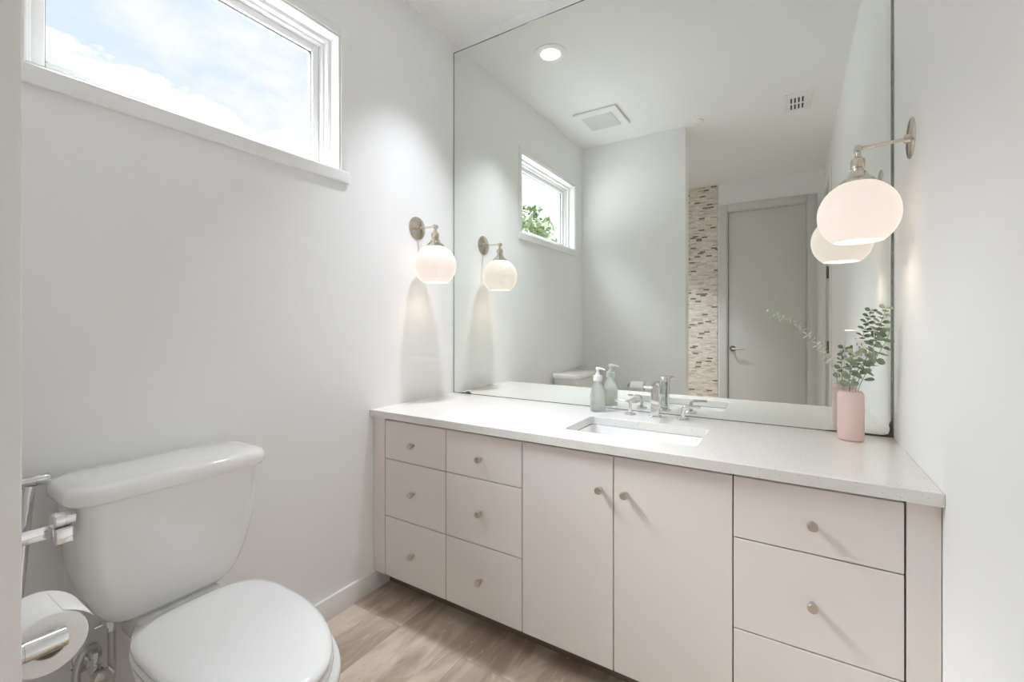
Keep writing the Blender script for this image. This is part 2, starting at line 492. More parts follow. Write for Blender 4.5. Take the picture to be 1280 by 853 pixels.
# ------------------------------------------------------------------ rear door, right door
dr = empty_struct('door_1', (D1_X0, YB, 0), 'tall plain closed door seen in the mirror', 'door')
b = nb(); box(b, D1_X0 + 0.018, D1_X1 - 0.018, YB - 0.055, YB - 0.015, 0.008, D1_Z - 0.018, 0.002)
leaf = obj('door_leaf', b, M['door'], dr)
b = nb()
box(b, D1_X0, D1_X0 + 0.015, YB - 0.12, YB, 0, D1_Z - 0.015); box(b, D1_X1 - 0.015, D1_X1, YB - 0.12, YB, 0, D1_Z - 0.015)
box(b, D1_X0, D1_X1, YB - 0.12, YB, D1_Z - 0.015, D1_Z)
box(b, D1_X0, D1_X0 + 0.035, YB - 0.12, YB - 0.057, 0, D1_Z); box(b, D1_X1 - 0.035, D1_X1, YB - 0.12, YB - 0.057, 0, D1_Z); box(b, D1_X0, D1_X1, YB - 0.12, YB - 0.057, D1_Z - 0.035, D1_Z); box(b, D1_X0, D1_X1, YB - 0.12, YB - 0.057, -0.05, 0.03)
obj('jamb', b, M['door'], dr, smooth=0)
b = nb(); cwd = 0.072
box(b, D1_X0 - cwd, D1_X0 + 0.004, YB, YB + 0.018, 0, D1_Z + cwd, 0.003)
box(b, D1_X1 - 0.004, D1_X1 + cwd, YB, YB + 0.018, 0, D1_Z + cwd, 0.003)
box(b, D1_X0 + 0.004, D1_X1 - 0.004, YB, YB + 0.018, D1_Z - 0.004, D1_Z + cwd, 0.003)
obj('casing', b, M['door'], dr)
b = nb(); lz, lx = 0.916, -0.540
lathe(b, [(0.0, 0.0), (0.032, 0.0), (0.032, 0.008), (0.024, 0.012), (0.0, 0.012)], (lx, YB - 0.015, lz), (0, 1, 0))
hr = obj('handle_rose', b, M['hinge'], leaf)
b = nb(); tube(b, smooth_path([(lx, YB - 0.003, lz), (lx, YB + 0.035, lz), (lx + 0.02, YB + 0.045, lz), (lx + 0.12, YB + 0.045, lz)]), 0.009, 12)
obj('lever', b, M['knob'], leaf)

dr = empty_struct('door_2', (XR, D2_Y0, 0), 'white side door with dark hinges seen at the mirror right', 'door')
b = nb(); box(b, XR + 0.012, XR + 0.050, D2_Y0 + 0.018, D2_Y1 - 0.018, 0.008, D2_Z - 0.018, 0.002)
leaf = obj('door_leaf', b, M['door'], dr)
b = nb()
box(b, XR, XR + 0.12, D2_Y0, D2_Y0 + 0.015, 0, D2_Z - 0.015); box(b, XR, XR + 0.12, D2_Y1 - 0.015, D2_Y1, 0, D2_Z - 0.015)
box(b, XR, XR + 0.12, D2_Y0, D2_Y1, D2_Z - 0.015, D2_Z)
box(b, XR + 0.052, XR + 0.12, D2_Y0, D2_Y0 + 0.035, 0, D2_Z); box(b, XR + 0.052, XR + 0.12, D2_Y1 - 0.035, D2_Y1, 0, D2_Z); box(b, XR + 0.052, XR + 0.12, D2_Y0, D2_Y1, D2_Z - 0.035, D2_Z); box(b, XR + 0.052, XR + 0.12, D2_Y0, D2_Y1, -0.05, 0.03)
obj('jamb', b, M['door'], dr, smooth=0)
b = nb()
box(b, XR - 0.016, XR, D2_Y0 - 0.07, D2_Y0 + 0.004, 0, D2_Z + 0.07, 0.003)
box(b, XR - 0.016, XR, D2_Y1 - 0.004, D2_Y1 + 0.07, 0, D2_Z + 0.07, 0.003)
box(b, XR - 0.016, XR, D2_Y0 + 0.004, D2_Y1 - 0.004, D2_Z - 0.004, D2_Z + 0.07, 0.003)
obj('casing', b, M['trim'], dr)
for hz in (1.62, 0.99, 2.2):
    b = nb()
    lathe(b, [(0.0, -0.05), (0.008, -0.05), (0.008, 0.05), (0.0, 0.05)], (XR - 0.026, D2_Y1 - 0.016, hz), (0, 0, 1), 12)
    box(b, XR - 0.027, XR + 0.014, D2_Y1 - 0.045, D2_Y1 - 0.012, hz - 0.05, hz + 0.05)
    obj('hinge', b, M['hinge'], leaf)

# ------------------------------------------------------------------ mirror
mir = thing('wall_mirror', ((XL + XR) / 2, YM, ZC), 'wall-to-wall frameless mirror above the counter', 'mirror')
MX0, MX1 = XL + 0.0015, XR - 0.0015
b = nb(); box(b, MX0, MX1, YM, YW - 0.0005, ZC + 0.0005, ZM)
obj('glass', b, M['mirror'], mir, smooth=0)
b = nb(); e0, e1 = YM - 0.0012, YM - 0.0001
box(b, MX0, MX0 + 0.0035, e0, e1, ZC + 0.0005, ZM)
box(b, MX1 - 0.0065, MX1, e0, e1, ZC + 0.0005, ZM)
box(b, MX0 + 0.0035, MX1 - 0.0065, e0, e1, ZM - 0.004, ZM)
box(b, MX0 + 0.0035, MX1 - 0.0065, e0, e1, ZC + 0.0005, ZC + 0.0035)
obj('edge_strip', b, M['medge'], mir, smooth=0, label='thin dark cut edge')


def blotch(pts):
    b = nb(); f = [b.verts.new((x, YM - 0.0018, z)) for x, z in pts]; k = [b.verts.new((x, YM - 0.0012, z)) for x, z in pts]
    n = len(pts)
    b.faces.new(f); b.faces.new(list(reversed(k)))
    for i in range(n): b.faces.new((f[i], k[i], k[(i + 1) % n], f[(i + 1) % n]))
    return obj('corrosion_patch', b, M['rust'], mir, smooth=0, label='brown desilvered patch at the bottom edge')


z0 = ZC + 0.0006
blotch([(XL + 0.03, z0), (XL + 0.125, z0), (XL + 0.117, z0 + 0.010), (XL + 0.106, z0 + 0.015), (XL + 0.094, z0 + 0.013),
        (XL + 0.083, z0 + 0.007), (XL + 0.06, z0 + 0.006), (XL + 0.045, z0 + 0.005)])
blotch([(XR - 0.19, z0), (XR - 0.003, z0), (XR - 0.003, z0 + 0.060), (XR - 0.008, z0 + 0.055), (XR - 0.0125, z0 + 0.040), (XR - 0.010, z0 + 0.025),
        (XR - 0.014, z0 + 0.010), (XR - 0.03, z0 + 0.0055), (XR - 0.09, z0 + 0.006), (XR - 0.15, z0 + 0.005), (XR - 0.18, z0 + 0.0035)])

# ------------------------------------------------------------------ vanity cabinet
VF = 1.362                                            # face of the fronts
van = thing('vanity_cabinet', ((XL + XR) / 2, VF, 0), 'long greige vanity cabinet with flat drawers and two doors', 'cabinet')
cols = [-1.502, -1.158, -0.807, -0.473, -0.134, 0.226]
rows = [0.767, 0.598, 0.349, 0.088]
CT_B = 0.7763
b = nb()
cy0, cy1, cz0, cz1 = VF + 0.022, 1.90, 0.088, CT_B - 0.0015
box(b, XL + 0.0015, XR - 0.0015, cy0, cy1, cz0, cz0 + 0.018)
box(b, XL + 0.0015, XR - 0.0015, cy1 - 0.010, cy1, cz0 + 0.018, cz1)
box(b, XL + 0.0015, cols[0] + 0.010, cy0, cy1 - 0.010, cz0 + 0.018, cz1)
box(b, cols[5] - 0.010, XR - 0.0015, cy0, cy1 - 0.010, cz0 + 0.018, cz1)
for c_ in (cols[1], cols[2], cols[4]): box(b, c_ - 0.009, c_ + 0.009, cy0, cy1 - 0.010, cz0 + 0.018, cz1 - 0.001)
box(b, cols[3] - 0.012, cols[3] + 0.012, cy0, cy0 + 0.018, cz0 + 0.018, cz1 - 0.04)
box(b, cols[0] + 0.010, cols[5] - 0.010, cy0, cy0 + 0.018, cz1 - 0.035, cz1)
for zz in rows[1:3]:
    for a, c_ in ((cols[0], cols[1]), (cols[1], cols[2]), (cols[4], cols[5])): box(b, a + 0.009, c_ - 0.009, cy0, cy0 + 0.018, zz - 0.014, zz + 0.014)
obj('carcass', b, M['cabdark'], van, smooth=0, label='dark interior showing in the gaps')
b = nb(); box(b, XL + 0.0015, XR - 0.0015, 1.450, 1.468, 0.001, 0.0875)
obj('toe_kick', b, M['toe'], van, smooth=0)
b = nb(); box(b, XL + 0.0015, cols[0] - 0.0015, VF, VF + 0.0215, 0.088, CT_B - 0.0015, 0.001, 1)
obj('filler_strip', b, M['cab'], van)
b = nb(); box(b, cols[5] + 0.0025, XR - 0.0015, VF, VF + 0.0215, 0.088, CT_B - 0.0015, 0.001, 1)
obj('filler_strip', b, M['cab'], van)
G = 0.0017


def knob(parent, x, z):
    b = nb()
    lathe(b, [(0.0, 0.0), (0.0065, 0.0), (0.0060, 0.010), (0.0075, 0.014), (0.0110, 0.016), (0.0118, 0.018), (0.0118, 0.027), (0.0108, 0.0285), (0.0, 0.0285)],
          (x, VF, z), (0, -1, 0), 24)
    obj('knob', b, M['knob'], parent)


for ci, (a, c_) in enumerate(((cols[0], cols[1]), (cols[1], cols[2]), (cols[4], cols[5]))):
    for ri in range(3):
        b = nb(); box(b, a + G, c_ - G, VF, VF + 0.0205, rows[ri + 1] + G, rows[ri] - G, 0.0012, 1)
        d = obj('drawer', b, M['cab'], van)
        knob(d, (a + c_) / 2 - (0.004 if ci < 2 else -0.001), (rows[ri] + rows[ri + 1]) / 2 - (0.0 if ri else 0.006))
for a, c_, kx in ((cols[2], cols[3], -0.515), (cols[3], cols[4], -0.433)):
    b = nb(); box(b, a + G, c_ - G, VF, VF + 0.0205, rows[3] + G, rows[0] - G, 0.0012, 1)
    d = obj('door', b, M['cab'], van)
    knob(d, kx, 0.656)

# ------------------------------------------------------------------ countertop with sink cut-out
SX0, SX1, SY0, SY1 = -0.690, -0.245, 1.462, 1.722


def rrect(x0, x1, y0, y1, r, n=5):
    pts = []
    for cx, cy, a0 in ((x1 - r, y1 - r, 0), (x0 + r, y1 - r, PI / 2), (x0 + r, y0 + r, PI), (x1 - r, y0 + r, 1.5 * PI)):
        for k in range(n + 1):
            a = a0 + PI / 2 * k / n
            pts.append((cx + r * math.cos(a), cy + r * math.sin(a)))
    return pts


b = nb()
hole = rrect(SX0, SX1, SY0, SY1, 0.018)
nh = len(hole)
ox0, ox1, oy0, oy1 = XL + 0.001, XR - 0.001, YF, YW - 0.001


def outer_pt(p):                                     # push a hole point out to the slab's outline
    return p


q = len(hole) // 4
corners = [(ox1, oy1), (ox0, oy1), (ox0, oy0), (ox1, oy0)]
outl = []
for i in range(4):
    outl += [corners[i]] * q
e = 0.003
for (zt_, zb_) in ((ZC, CT_B),):
    ht = [b.verts.new((x, y, zt_)) for x, y in hole]
    hb = [b.verts.new((x, y, zb_)) for x, y in hole]
    ot = [b.verts.new((x, y, zt_)) for x, y in corners]
    ob = [b.verts.new((x, y, zb_)) for x, y in corners]
    for i in range(4):
        arc = range(i * q, (i + 1) * q)
        for H_, O_ in ((ht, ot), (hb, ob)):
            for k in list(arc)[:-1]:
                b.faces.new((O_[i], H_[k], H_[k + 1]))
            last = (i + 1) * q - 1; nxt = ((i + 1) % 4) * q; j = (i + 1) % 4
            b.faces.new((O_[i], H_[last], H_[nxt], O_[j]))
        j = (i + 1) % 4
        b.faces.new((ot[i], ot[j], ob[j], ob[i]))
    for k in range(nh):
        b.faces.new((ht[k], ht[(k + 1) % nh], hb[(k + 1) % nh], hb[k]))
bmesh.ops.recalc_face_normals(b, faces=b.faces)
fe = [ed for ed in b.edges if len(ed.link_faces) == 2 and ed.calc_face_angle(0) > 1.0 and abs(ed.verts[0].co.z - ed.verts[1].co.z) < 1e-5 and ed.verts[0].co.z > ZC - 0.001]
bmesh.ops.bevel(b, geom=fe, offset=0.0025, segments=2, affect='EDGES', profile=0.5)
o = obj('countertop', b, M['quartz'], None, smooth=0, loc=((XL + XR) / 2, VF, CT_B))
tag(o, 'white speckled quartz countertop lying on the vanity', 'countertop')

# undermount sink
sk = thing('sink', ((SX0 + SX1) / 2, (SY0 + SY1) / 2, CT_B), 'white rectangular undermount sink set into the counter', 'sink')
b = nb()
zr = CT_B - 0.0015
lp = []
for ins, z in ((-0.018, zr), (0.004, zr), (0.006, zr - 0.02), (0.012, zr - 0.09), (0.030, zr - 0.128), (0.06, zr - 0.135)):
    lp.append([(x, y, z) for x, y in rrect(SX0 + ins, SX1 - ins, SY0 + ins, SY1 - ins, 0.022 + max(0, ins * 0.3))])
cxs, cys = (SX0 + SX1) / 2, (SY0 + SY1) / 2
lp.append([(cxs + 0.022 * math.cos(2 * PI * k / nh + PI / 8), cys + 0.022 * math.sin(2 * PI * k / nh + PI / 8), zr - 0.142) for k in range(nh)])
out = [[(x, y, z) for x, y in rrect(SX0 + ins, SX1 - ins, SY0 + ins, SY1 - ins, 0.022)] for ins, z in ((-0.018, zr - 0.008), (-0.004, zr - 0.012), (0.0, zr - 0.09), (0.02, zr - 0.15))]
loft(b, list(reversed(out)) + lp, True, True)
obj('basin', b, M['china'], sk, smooth=50)
b = nb(); lathe(b, [(0.0, 0.0), (0.021, 0.0), (0.022, 0.002), (0.018, 0.004), (0.0, 0.0045)], (cxs, cys, zr - 0.1415))
obj('drain', b, M['chrome'], sk)

# ------------------------------------------------------------------ faucet
FX, FY = -0.463, 1.838
fc = thing('faucet', (FX, FY, ZC), 'chrome widespread faucet with two lever handles behind the sink', 'faucet')
z0 = ZC + 0.0005
b = nb()
lathe(b, [(0.0, 0.0), (0.026, 0.0), (0.026, 0.005), (0.021, 0.008), (0.0, 0.008)], (FX, FY, z0), seg=32)
sp_ = obj('spout_base', b, M['chrome'], fc)
# one flat ribbon: up, over and forward
b = nb()
path = [(FY, z0 + 0.006, 0.0175, 0.0145), (FY, z0 + 0.06, 0.0175, 0.0145), (FY, z0 + 0.105, 0.0175, 0.0135), (FY - 0.001, z0 + 0.124, 0.0175, 0.012),
        (FY - 0.006, z0 + 0.137, 0.0175, 0.0085), (FY - 0.018, z0 + 0.1435, 0.0175, 0.006), (FY - 0.04, z0 + 0.1435, 0.0175, 0.0055), (FY - 0.075, z0 + 0.139, 0.0175, 0.005), (FY - 0.112, z0 + 0.133, 0.0175, 0.0045)]
loops = []
for i, (y, z, hw, ht_) in enumerate(path):
    p0 = path[max(i - 1, 0)]; p1 = path[min(i + 1, len(path) - 1)]
    d = Vector((0, p1[0] - p0[0], p1[1] - p0[1])).normalized(); nrm = Vector((0, -d.z, d.y))
    lp_ = []
    for u_, w_ in rrect(-hw, hw, -ht_, ht_, min(0.004, ht_ * 0.8), 3):
        lp_.append(Vector((FX + u_, y, z)) + nrm * w_)
    loops.append(lp_)
loft(b, loops)
so = obj('spout', b, M['chrome'], fc, smooth=40)
b = nb(); lathe(b, [(0.0, 0.0), (0.010, 0.0), (0.010, -0.008), (0.0, -0.008)], (FX, FY - 0.098, z0 + 0.131), seg=20)
obj('aerator', b, M['chrome'], so)
for hx, sgn, hy in ((-0.565, -1, 1.832), (-0.356, 1, 1.836)):
    b = nb()
    lathe(b, [(0.0, 0.0), (0.0235, 0.0), (0.0235, 0.004), (0.019, 0.008), (0.0, 0.008)], (hx, hy, z0), seg=28)
    h = obj('handle_base', b, M['chrome'], fc)
    b = nb()
    tube(b, smooth_path([(hx, hy, z0 + 0.007), (hx, hy, z0 + 0.036), (hx + sgn * 0.004, hy, z0 + 0.047), (hx + sgn * 0.016, hy, z0 + 0.053), (hx + sgn * 0.062, hy, z0 + 0.054)], 6), 0.0085, 16, r1=0.0055)
    obj('lever', b, M['chrome'], h)

# ------------------------------------------------------------------ soap bottle
SBX, SBY = -0.708, 1.838
sb = thing('soap_dispenser', (SBX, SBY, ZC), 'frosted glass pump soap bottle with white pump beside the faucet', 'soap bottle')
z0 = ZC + 0.0005
b = nb()
lathe(b, [(0.0, 0.0), (0.026, 0.0), (0.0305, 0.003), (0.0325, 0.009), (0.0325, 0.070), (0.0315, 0.082), (0.027, 0.100), (0.021, 0.115), (0.0165, 0.124), (0.0155, 0.134), (0.0, 0.134)], (SBX, SBY, z0), seg=36)
bo = obj('bottle', b, M['frost'], sb, smooth=50)
b = nb(); rr = 0.0329                                 # rows of tiny white print wrapped on the glass


def dash(a0, a1, za, zb):
    n = 4; fr, bk = [], []
    for k in range(n + 1):
        a = a0 + (a1 - a0) * k / n
        fr.append((a, za)); bk.append((a, zb))
    for R_ in (rr,):
        vs0 = [b.verts.new((SBX + R_ * math.sin(a), SBY - R_ * math.cos(a), z0 + z)) for a, z in fr]
        vs1 = [b.verts.new((SBX + R_ * math.sin(a), SBY - R_ * math.cos(a), z0 + z)) for a, z in bk]
        for k in range(n): b.faces.new((vs0[k], vs0[k + 1], vs1[k + 1], vs1[k]))


ac = -0.35
for zz, hh, spans in ((0.062, 0.0035, ((-0.35, -0.05), (0.02, 0.22))), (0.053, 0.003, ((-0.45, -0.1), (-0.04, 0.2), (0.26, 0.5))), (0.046, 0.002, ((-0.3, 0.3),))):
    for a0, a1 in spans: dash(ac + a0, ac + a1, zz, zz + hh)
for k in (-0.42, -0.06, 0.30):                        # three small marks near the foot
    dash(ac + k, ac + k + 0.14, 0.017, 0.021); dash(ac + k + 0.035, ac + k + 0.105, 0.021, 0.028)
obj('print', b, M['print'], bo, label='small white printed lines and three marks')
b = nb()
lathe(b, [(0.0, 0.0), (0.0192, 0.0), (0.0192, 0.022), (0.0182, 0.0235), (0.010, 0.0245), (0.008, 0.034), (0.0, 0.034)], (SBX, SBY, z0 + 0.131), seg=28)
pu = obj('pump_collar', b, M['plastic'], sb)
b = nb()
lathe(b, [(0.0, 0.0), (0.0045, 0.0), (0.0045, 0.014), (0.0095, 0.016), (0.0095, 0.024), (0.007, 0.027), (0.0, 0.027)], (SBX, SBY, z0 + 0.163), seg=20)
tube(b, smooth_path([(SBX, SBY, z0 + 0.1835), (SBX + 0.018, SBY - 0.003, z0 + 0.184), (SBX + 0.036, SBY - 0.006, z0 + 0.1795)], 5), 0.0052, 12, r1=0.0032)
obj('pump_head', b, M['plastic'], sb)

# ------------------------------------------------------------------ vase and eucalyptus
VX, VY = 0.166, 1.815
b = nb(); z0 = ZC + 0.0005
lathe(b, [(0.0, 0.0), (0.031, 0.0), (0.0345, 0.003), (0.036, 0.009), (0.036, 0.140), (0.0352, 0.149), (0.0325, 0.1555), (0.0285, 0.1585), (0.0245, 0.1585), (0.023, 0.156), (0.0225, 0.140), (0.022, 0.020), (0.0, 0.018)], (VX, VY, z0), seg=48)
tag(obj('vase', b, M['pink'], None, smooth=50, loc=(VX, VY, z0)), 'matt pink cylinder vase on the counter by the right wall', 'vase')


def leaf(bm, base, d, nrm, ln, wd, cup=0.15):
    d = d.normalized(); s_ = d.cross(nrm)
    if s_.length < 1e-4: s_ = d.cross(Vector((1, 0, 0)))
    s_.normalize(); nn = s_.cross(d).normalized()
    out_ = [(0.0, 0.10), (0.16, 0.62), (0.42, 1.0), (0.70, 0.92), (0.90, 0.52), (1.0, 0.06)]
    up = 0.00035
    top = []
    for sd in (1, -1):
        seq = out_ if sd == 1 else list(reversed(out_))
        for f_, w_ in seq:
            top.append(base + d * (ln * (0.12 + f_ * 0.88)) + s_ * (sd * w_ * wd / 2) + nn * (cup * wd * w_ * w_ * 0.5))
    mid = base + d * (ln * 0.55)
    for sg in (1, -1):
        vs = [bm.verts.new(p + nn * (up * sg)) for p in top]
        c_ = bm.verts.new(mid + nn * (up * sg))
        n_ = len(vs)
        for k in range(n_):
            f = (c_, vs[k], vs[(k + 1) % n_]) if sg == 1 else (c_, vs[(k + 1) % n_], vs[k])
            bm.faces.new(f)
    # petiole
    u = s_ * 0.0006
    p = [bm.verts.new(base + u), bm.verts.new(base - u), bm.verts.new(base + d * ln * 0.2 - u), bm.verts.new(base + d * ln * 0.2 + u)]
    bm.faces.new(p)


def sprig(label, pts, size0, size1, step, mleaf, mstalk, start=0.12, rad=0.0013, tipcol=None, tilt=0.25, round_=0.85, droop=0.0, face=1.0):
    P = smooth_path(pts, 14)
    ln = [0.0]
    for a_, b_ in zip(P[:-1], P[1:]): ln.append(ln[-1] + (b_ - a_).length)
    T = ln[-1]
    st = thing('eucalyptus_stem', P[0], label, 'eucalyptus', 'eucalyptus stems in the pink vase')
    b = nb(); tube(b, P, rad, 6, r1=rad * 0.5); obj('stalk', b, mstalk, st)
    b = nb(); b2 = nb() if tipcol else None
    s_ = T * start; k = 0
    while s_ < T:
        i = max(j for j in range(len(ln)) if ln[j] <= s_); i = min(i, len(P) - 2)
        f_ = (s_ - ln[i]) / max(1e-6, ln[i + 1] - ln[i]); p = P[i].lerp(P[i + 1], f_)
        d = (P[i + 1] - P[i]).normalized(); u, w = frame_of(d)
        fr_ = s_ / T
        sz = size0 + (size1 - size0) * fr_
        a = (k % 2) * PI / 2 + random.uniform(-0.35, 0.35) + 0.4
        for sgn in (0, PI):
            dirv = (u * math.cos(a + sgn) + w * math.sin(a + sgn)) + d * (tilt + random.uniform(-0.12, 0.12)) + Vector((0, 0, -droop))
            L_ = sz * random.uniform(0.85, 1.12)
            tgt = b2 if (b2 is not None and fr_ > 0.80) else b
            end = p + dirv.normalized() * L_
            if end.x > XR - 0.006 or end.y > YM - 0.006:
                dirv = Vector((-abs(dirv.x) if end.x > XR - 0.006 else dirv.x, -abs(dirv.y) if end.y > YM - 0.006 else dirv.y, dirv.z))
            leaf(tgt, p, dirv, d * 0.75 + Vector((random.uniform(-0.25, 0.55), random.uniform(-0.95, -0.25), random.uniform(-0.15, 0.3))) * face, L_, L_ * round_)
        s_ += step * (1.15 - 0.45 * fr_); k += 1
    obj('foliage', b, mleaf, st, smooth=60)
    if b2 is not None: obj('tip_foliage', b2, tipcol, st, smooth=60, label='yellow green young leaves at the tip')
    return st


zb = z0 + 0.019
sprig('pale grey green eucalyptus stem arching far to the left', [(VX - 0.002, VY, zb + 0.02), (VX - 0.016, VY + 0.004, z0 + 0.150), (0.117, 1.845, 1.055), (0.062, 1.868, 1.130), (0.002, 1.886, 1.190), (-0.078, 1.896, 1.226)],
      0.021, 0.015, 0.0125, M['leafpale'], M['stalkpale'], start=0.42, tipcol=M['leaftip'], round_=0.5, face=0.5)
sprig('tallest green eucalyptus stem leaning right with stacked leaves', [(VX, VY - 0.004, zb + 0.02), (VX + 0.012, VY - 0.006, z0 + 0.152), (0.194, 1.792, 1.040), (0.217, 1.780, 1.120), (0.238, 1.772, 1.190), (0.252, 1.768, 1.240)],
      0.034, 0.021, 0.0155, M['leaf'], M['stalk'], start=0.44, round_=0.74)
sprig('green eucalyptus stem curving right towards the wall with large leaves', [(VX + 0.006, VY + 0.004, zb + 0.02), (VX + 0.018, VY + 0.003, z0 + 0.152), (0.206, 1.830, 1.020), (0.238, 1.832, 1.085), (0.260, 1.832, 1.135), (0.270, 1.832, 1.178)],
      0.034, 0.027, 0.026, M['leaf'], M['stalk'], start=0.46, round_=0.9)
sprig('short upright eucalyptus stem at the middle of the vase', [(VX - 0.006, VY - 0.006, zb + 0.02), (VX - 0.004, VY - 0.014, z0 + 0.152), (0.161, 1.785, 1.010), (0.163, 1.770, 1.060), (0.170, 1.760, 1.095)],
      0.034, 0.020, 0.019, M['leaf'], M['stalk'], start=0.56, round_=0.8)

# ------------------------------------------------------------------ outlet on the mirror
ou = thing('electrical_outlet', (0.1985, YM, 1.097), 'mirror-plated electrical outlet behind the eucalyptus', 'outlet')
b = nb(); box(b, 0.158, 0.239, YM - 0.005, YM - 0.0005, 1.032, 1.162, 0.002)
obj('cover_plate', b, M['mirrorplate'], ou, smooth=0)
b = nb(); box(b, 0.181, 0.216, YM - 0.008, YM - 0.004, 1.062, 1.132, 0.002)
rc = obj('receptacle', b, M['plastic'], ou)
for zz in (1.078, 1.114):
    for dx in (-0.006, 0.006):
        b = nb(); box(b, 0.1985 + dx - 0.001, 0.1985 + dx + 0.001, YM - 0.0085, YM - 0.0078, zz - 0.004, zz + 0.004)
        obj('slot', b, M['dark'], rc, smooth=0)
    b = nb(); lathe(b, [(0.0, 0.0), (0.0022, 0.0), (0.0022, 0.0007), (0.0, 0.0007)], (0.1985, YM - 0.0078, zz - 0.010), (0, -1, 0), 10)
    obj('ground_hole', b, M['dark'], rc, smooth=0)

# ------------------------------------------------------------------ wall sconces


def sconce(wx, sgn, y, zp, gx, gz, label):
    t_ = thing('wall_sconce', (wx, y, zp), label, 'sconce', 'globe sconces beside the mirror')
    b = nb()
    lathe(b, [(0.0, 0.0), (0.0565, 0.0), (0.0565, 0.002), (0.055, 0.003), (0.013, 0.0034), (0.011, 0.016), (0.0, 0.016)], (wx, y, zp), (sgn, 0, 0), 40)
    bp_ = obj('backplate', b, M['nickel'], t_)
    b = nb()
    ze = zp - 0.006
    tube(b, [(wx + sgn * 0.012, y, zp), (gx - sgn * 0.008, y, ze)], 0.0052, 14)
    obj('arm', b, M['nickel'], t_)
    b = nb()
    lathe(b, [(0.0, -0.014), (0.008, -0.014), (0.011, -0.006), (0.011, 0.006), (0.008, 0.014), (0.0, 0.014)], (gx, y, ze), (0, 1, 0), 20)
    lathe(b, [(0.0, 0.0), (0.007, 0.0), (0.007, -0.022), (0.0, -0.022)], (gx, y, ze - 0.006), (0, 0, 1), 16)
    obj('knuckle', b, M['nickel'], t_)
    top = gz + 0.100
    b = nb()
    h = ze - 0.020 - top
    lathe(b, [(0.0, h), (0.008, h), (0.010, h - 0.006), (0.016, h - 0.010), (0.018, h - 0.014), (0.018, h * 0.5), (0.015, h * 0.46), (0.015, h * 0.38), (0.021, h * 0.34), (0.023, h * 0.22), (0.036, 0.004), (0.044, -0.003), (0.046, -0.012), (0.0, -0.012)], (gx, y, top), (0, 0, 1), 32)
    obj('socket_cup', b, M['nickel'], t_)
    b = nb(); R_ = 0.1015
    prof = []
    a0, a1 = math.radians(24), math.radians(180 - 36)
    for k in range(25):
        a = a0 + (a1 - a0) * k / 24
        prof.append((R_ * math.sin(a), R_ * math.cos(a)))
    inner = [(r * 0.965, z * 0.965 if k else z) for k, (r, z) in enumerate(prof)]
    lathe(b, [(prof[0][0] * 0.965, prof[0][1] - 0.004)] + prof + list(reversed([(r * 0.965, zz * 0.965) for r, zz in prof[1:]])), (gx, y, gz), (0, 0, 1), 48, True, False)
    # the last ring joins the neck from inside
    sh = obj('glass_shade', b, M['globe'], t_, smooth=60, label='lit white opal globe open at the bottom')
    b = nb()
    lathe(b, [(0.0, 0.058), (0.013, 0.058), (0.014, 0.030), (0.026, 0.010), (0.030, -0.008), (0.026, -0.026), (0.014, -0.036), (0.0, -0.039)], (gx, y, gz + 0.016), (0, 0, 1), 24)
    obj('bulb', b, M['bulb'], sh)


sconce(XL, 1, 1.636, 1.660, -1.457, 1.466, 'lit globe sconce on the window wall, left of the mirror')
sconce(XR, -1, 1.668, 1.708, 0.170, 1.508, 'lit globe sconce on the right wall, above the pink vase')

# ------------------------------------------------------------------ ceiling fixtures
def downlight(cx, cy, watts, label):
    dl = thing('recessed_downlight', (cx, cy, ZT), label, 'ceiling light')
    b = nb()
    lathe(b, [(0.056, -0.0005), (0.094, -0.0005), (0.0935, -0.004), (0.085, -0.007), (0.062, -0.0085), (0.056, -0.006)], (cx, cy, ZT), (0, 0, 1), 48, False, False)
    v0 = [v for v in b.verts]
    n = 48
    for i in range(n): b.faces.new((v0[i], v0[(i + 1) % n], v0[5 * n + (i + 1) % n], v0[5 * n + i]))
    obj('trim_ring', b, M['plastic'], dl)
    b = nb(); lathe(b, [(0.0, -0.0008), (0.0555, -0.0008), (0.0555, -0.0045), (0.0, -0.005)], (cx, cy, ZT), (0, 0, 1), 40)
    obj('lens', b, M['lens'], dl)
    ld = bpy.data.lights.new('downlight_beam', 'AREA')     # the lamp's own beam, leaving at its lens
    ld.shape = 'DISK'; ld.size = 0.108; ld.spread = math.radians(SPREAD)
    ld.energy = watts; ld.color = LAMP_COL
    lo = bpy.data.objects.new('downlight_beam', ld); C.objects.link(lo); lo.parent = dl
    lo.location = (0, 0, -0.0056)


downlight(-1.172, 1.541, SPOT_W, 'round white recessed ceiling light, lit, over the left end of the vanity')
downlight(-1.13, -0.82, NOOK_FILL_W, 'added unseen recessed fill light over the tiled nook behind the partition')  # lamp added out of view to brighten the nook and far door

ef = thing('exhaust_fan', (-1.212, 0.613, ZT), 'square white exhaust fan cover on the ceiling, seen in the mirror', 'exhaust fan')
b = nb()
fx0, fx1, fy0, fy1 = -1.378, -1.046, 0.442, 0.784
loft(b, [[(x, y, z) for x, y in rrect(fx0 + i, fx1 - i, fy0 + i, fy1 - i, 0.012)] for i, z in ((0.004, ZT - 0.0005), (0.004, ZT - 0.006), (0.0, ZT - 0.006), (0.0, ZT - 0.013), (0.004, ZT - 0.018), (0.045, ZT - 0.022))])
obj('cover', b, M['plastic'], ef)
b = nb()
for k in range(22):
    yy = 0.495 + k * 0.0103
    box(b, -1.328, -1.100, yy, yy + 0.0060, ZT - 0.0265, ZT - 0.0222)
box(b, -1.328, -1.100, 0.492, 0.727, ZT - 0.0235, ZT - 0.0221)
obj('grille', b, M['greyplastic'], ef, smooth=0)

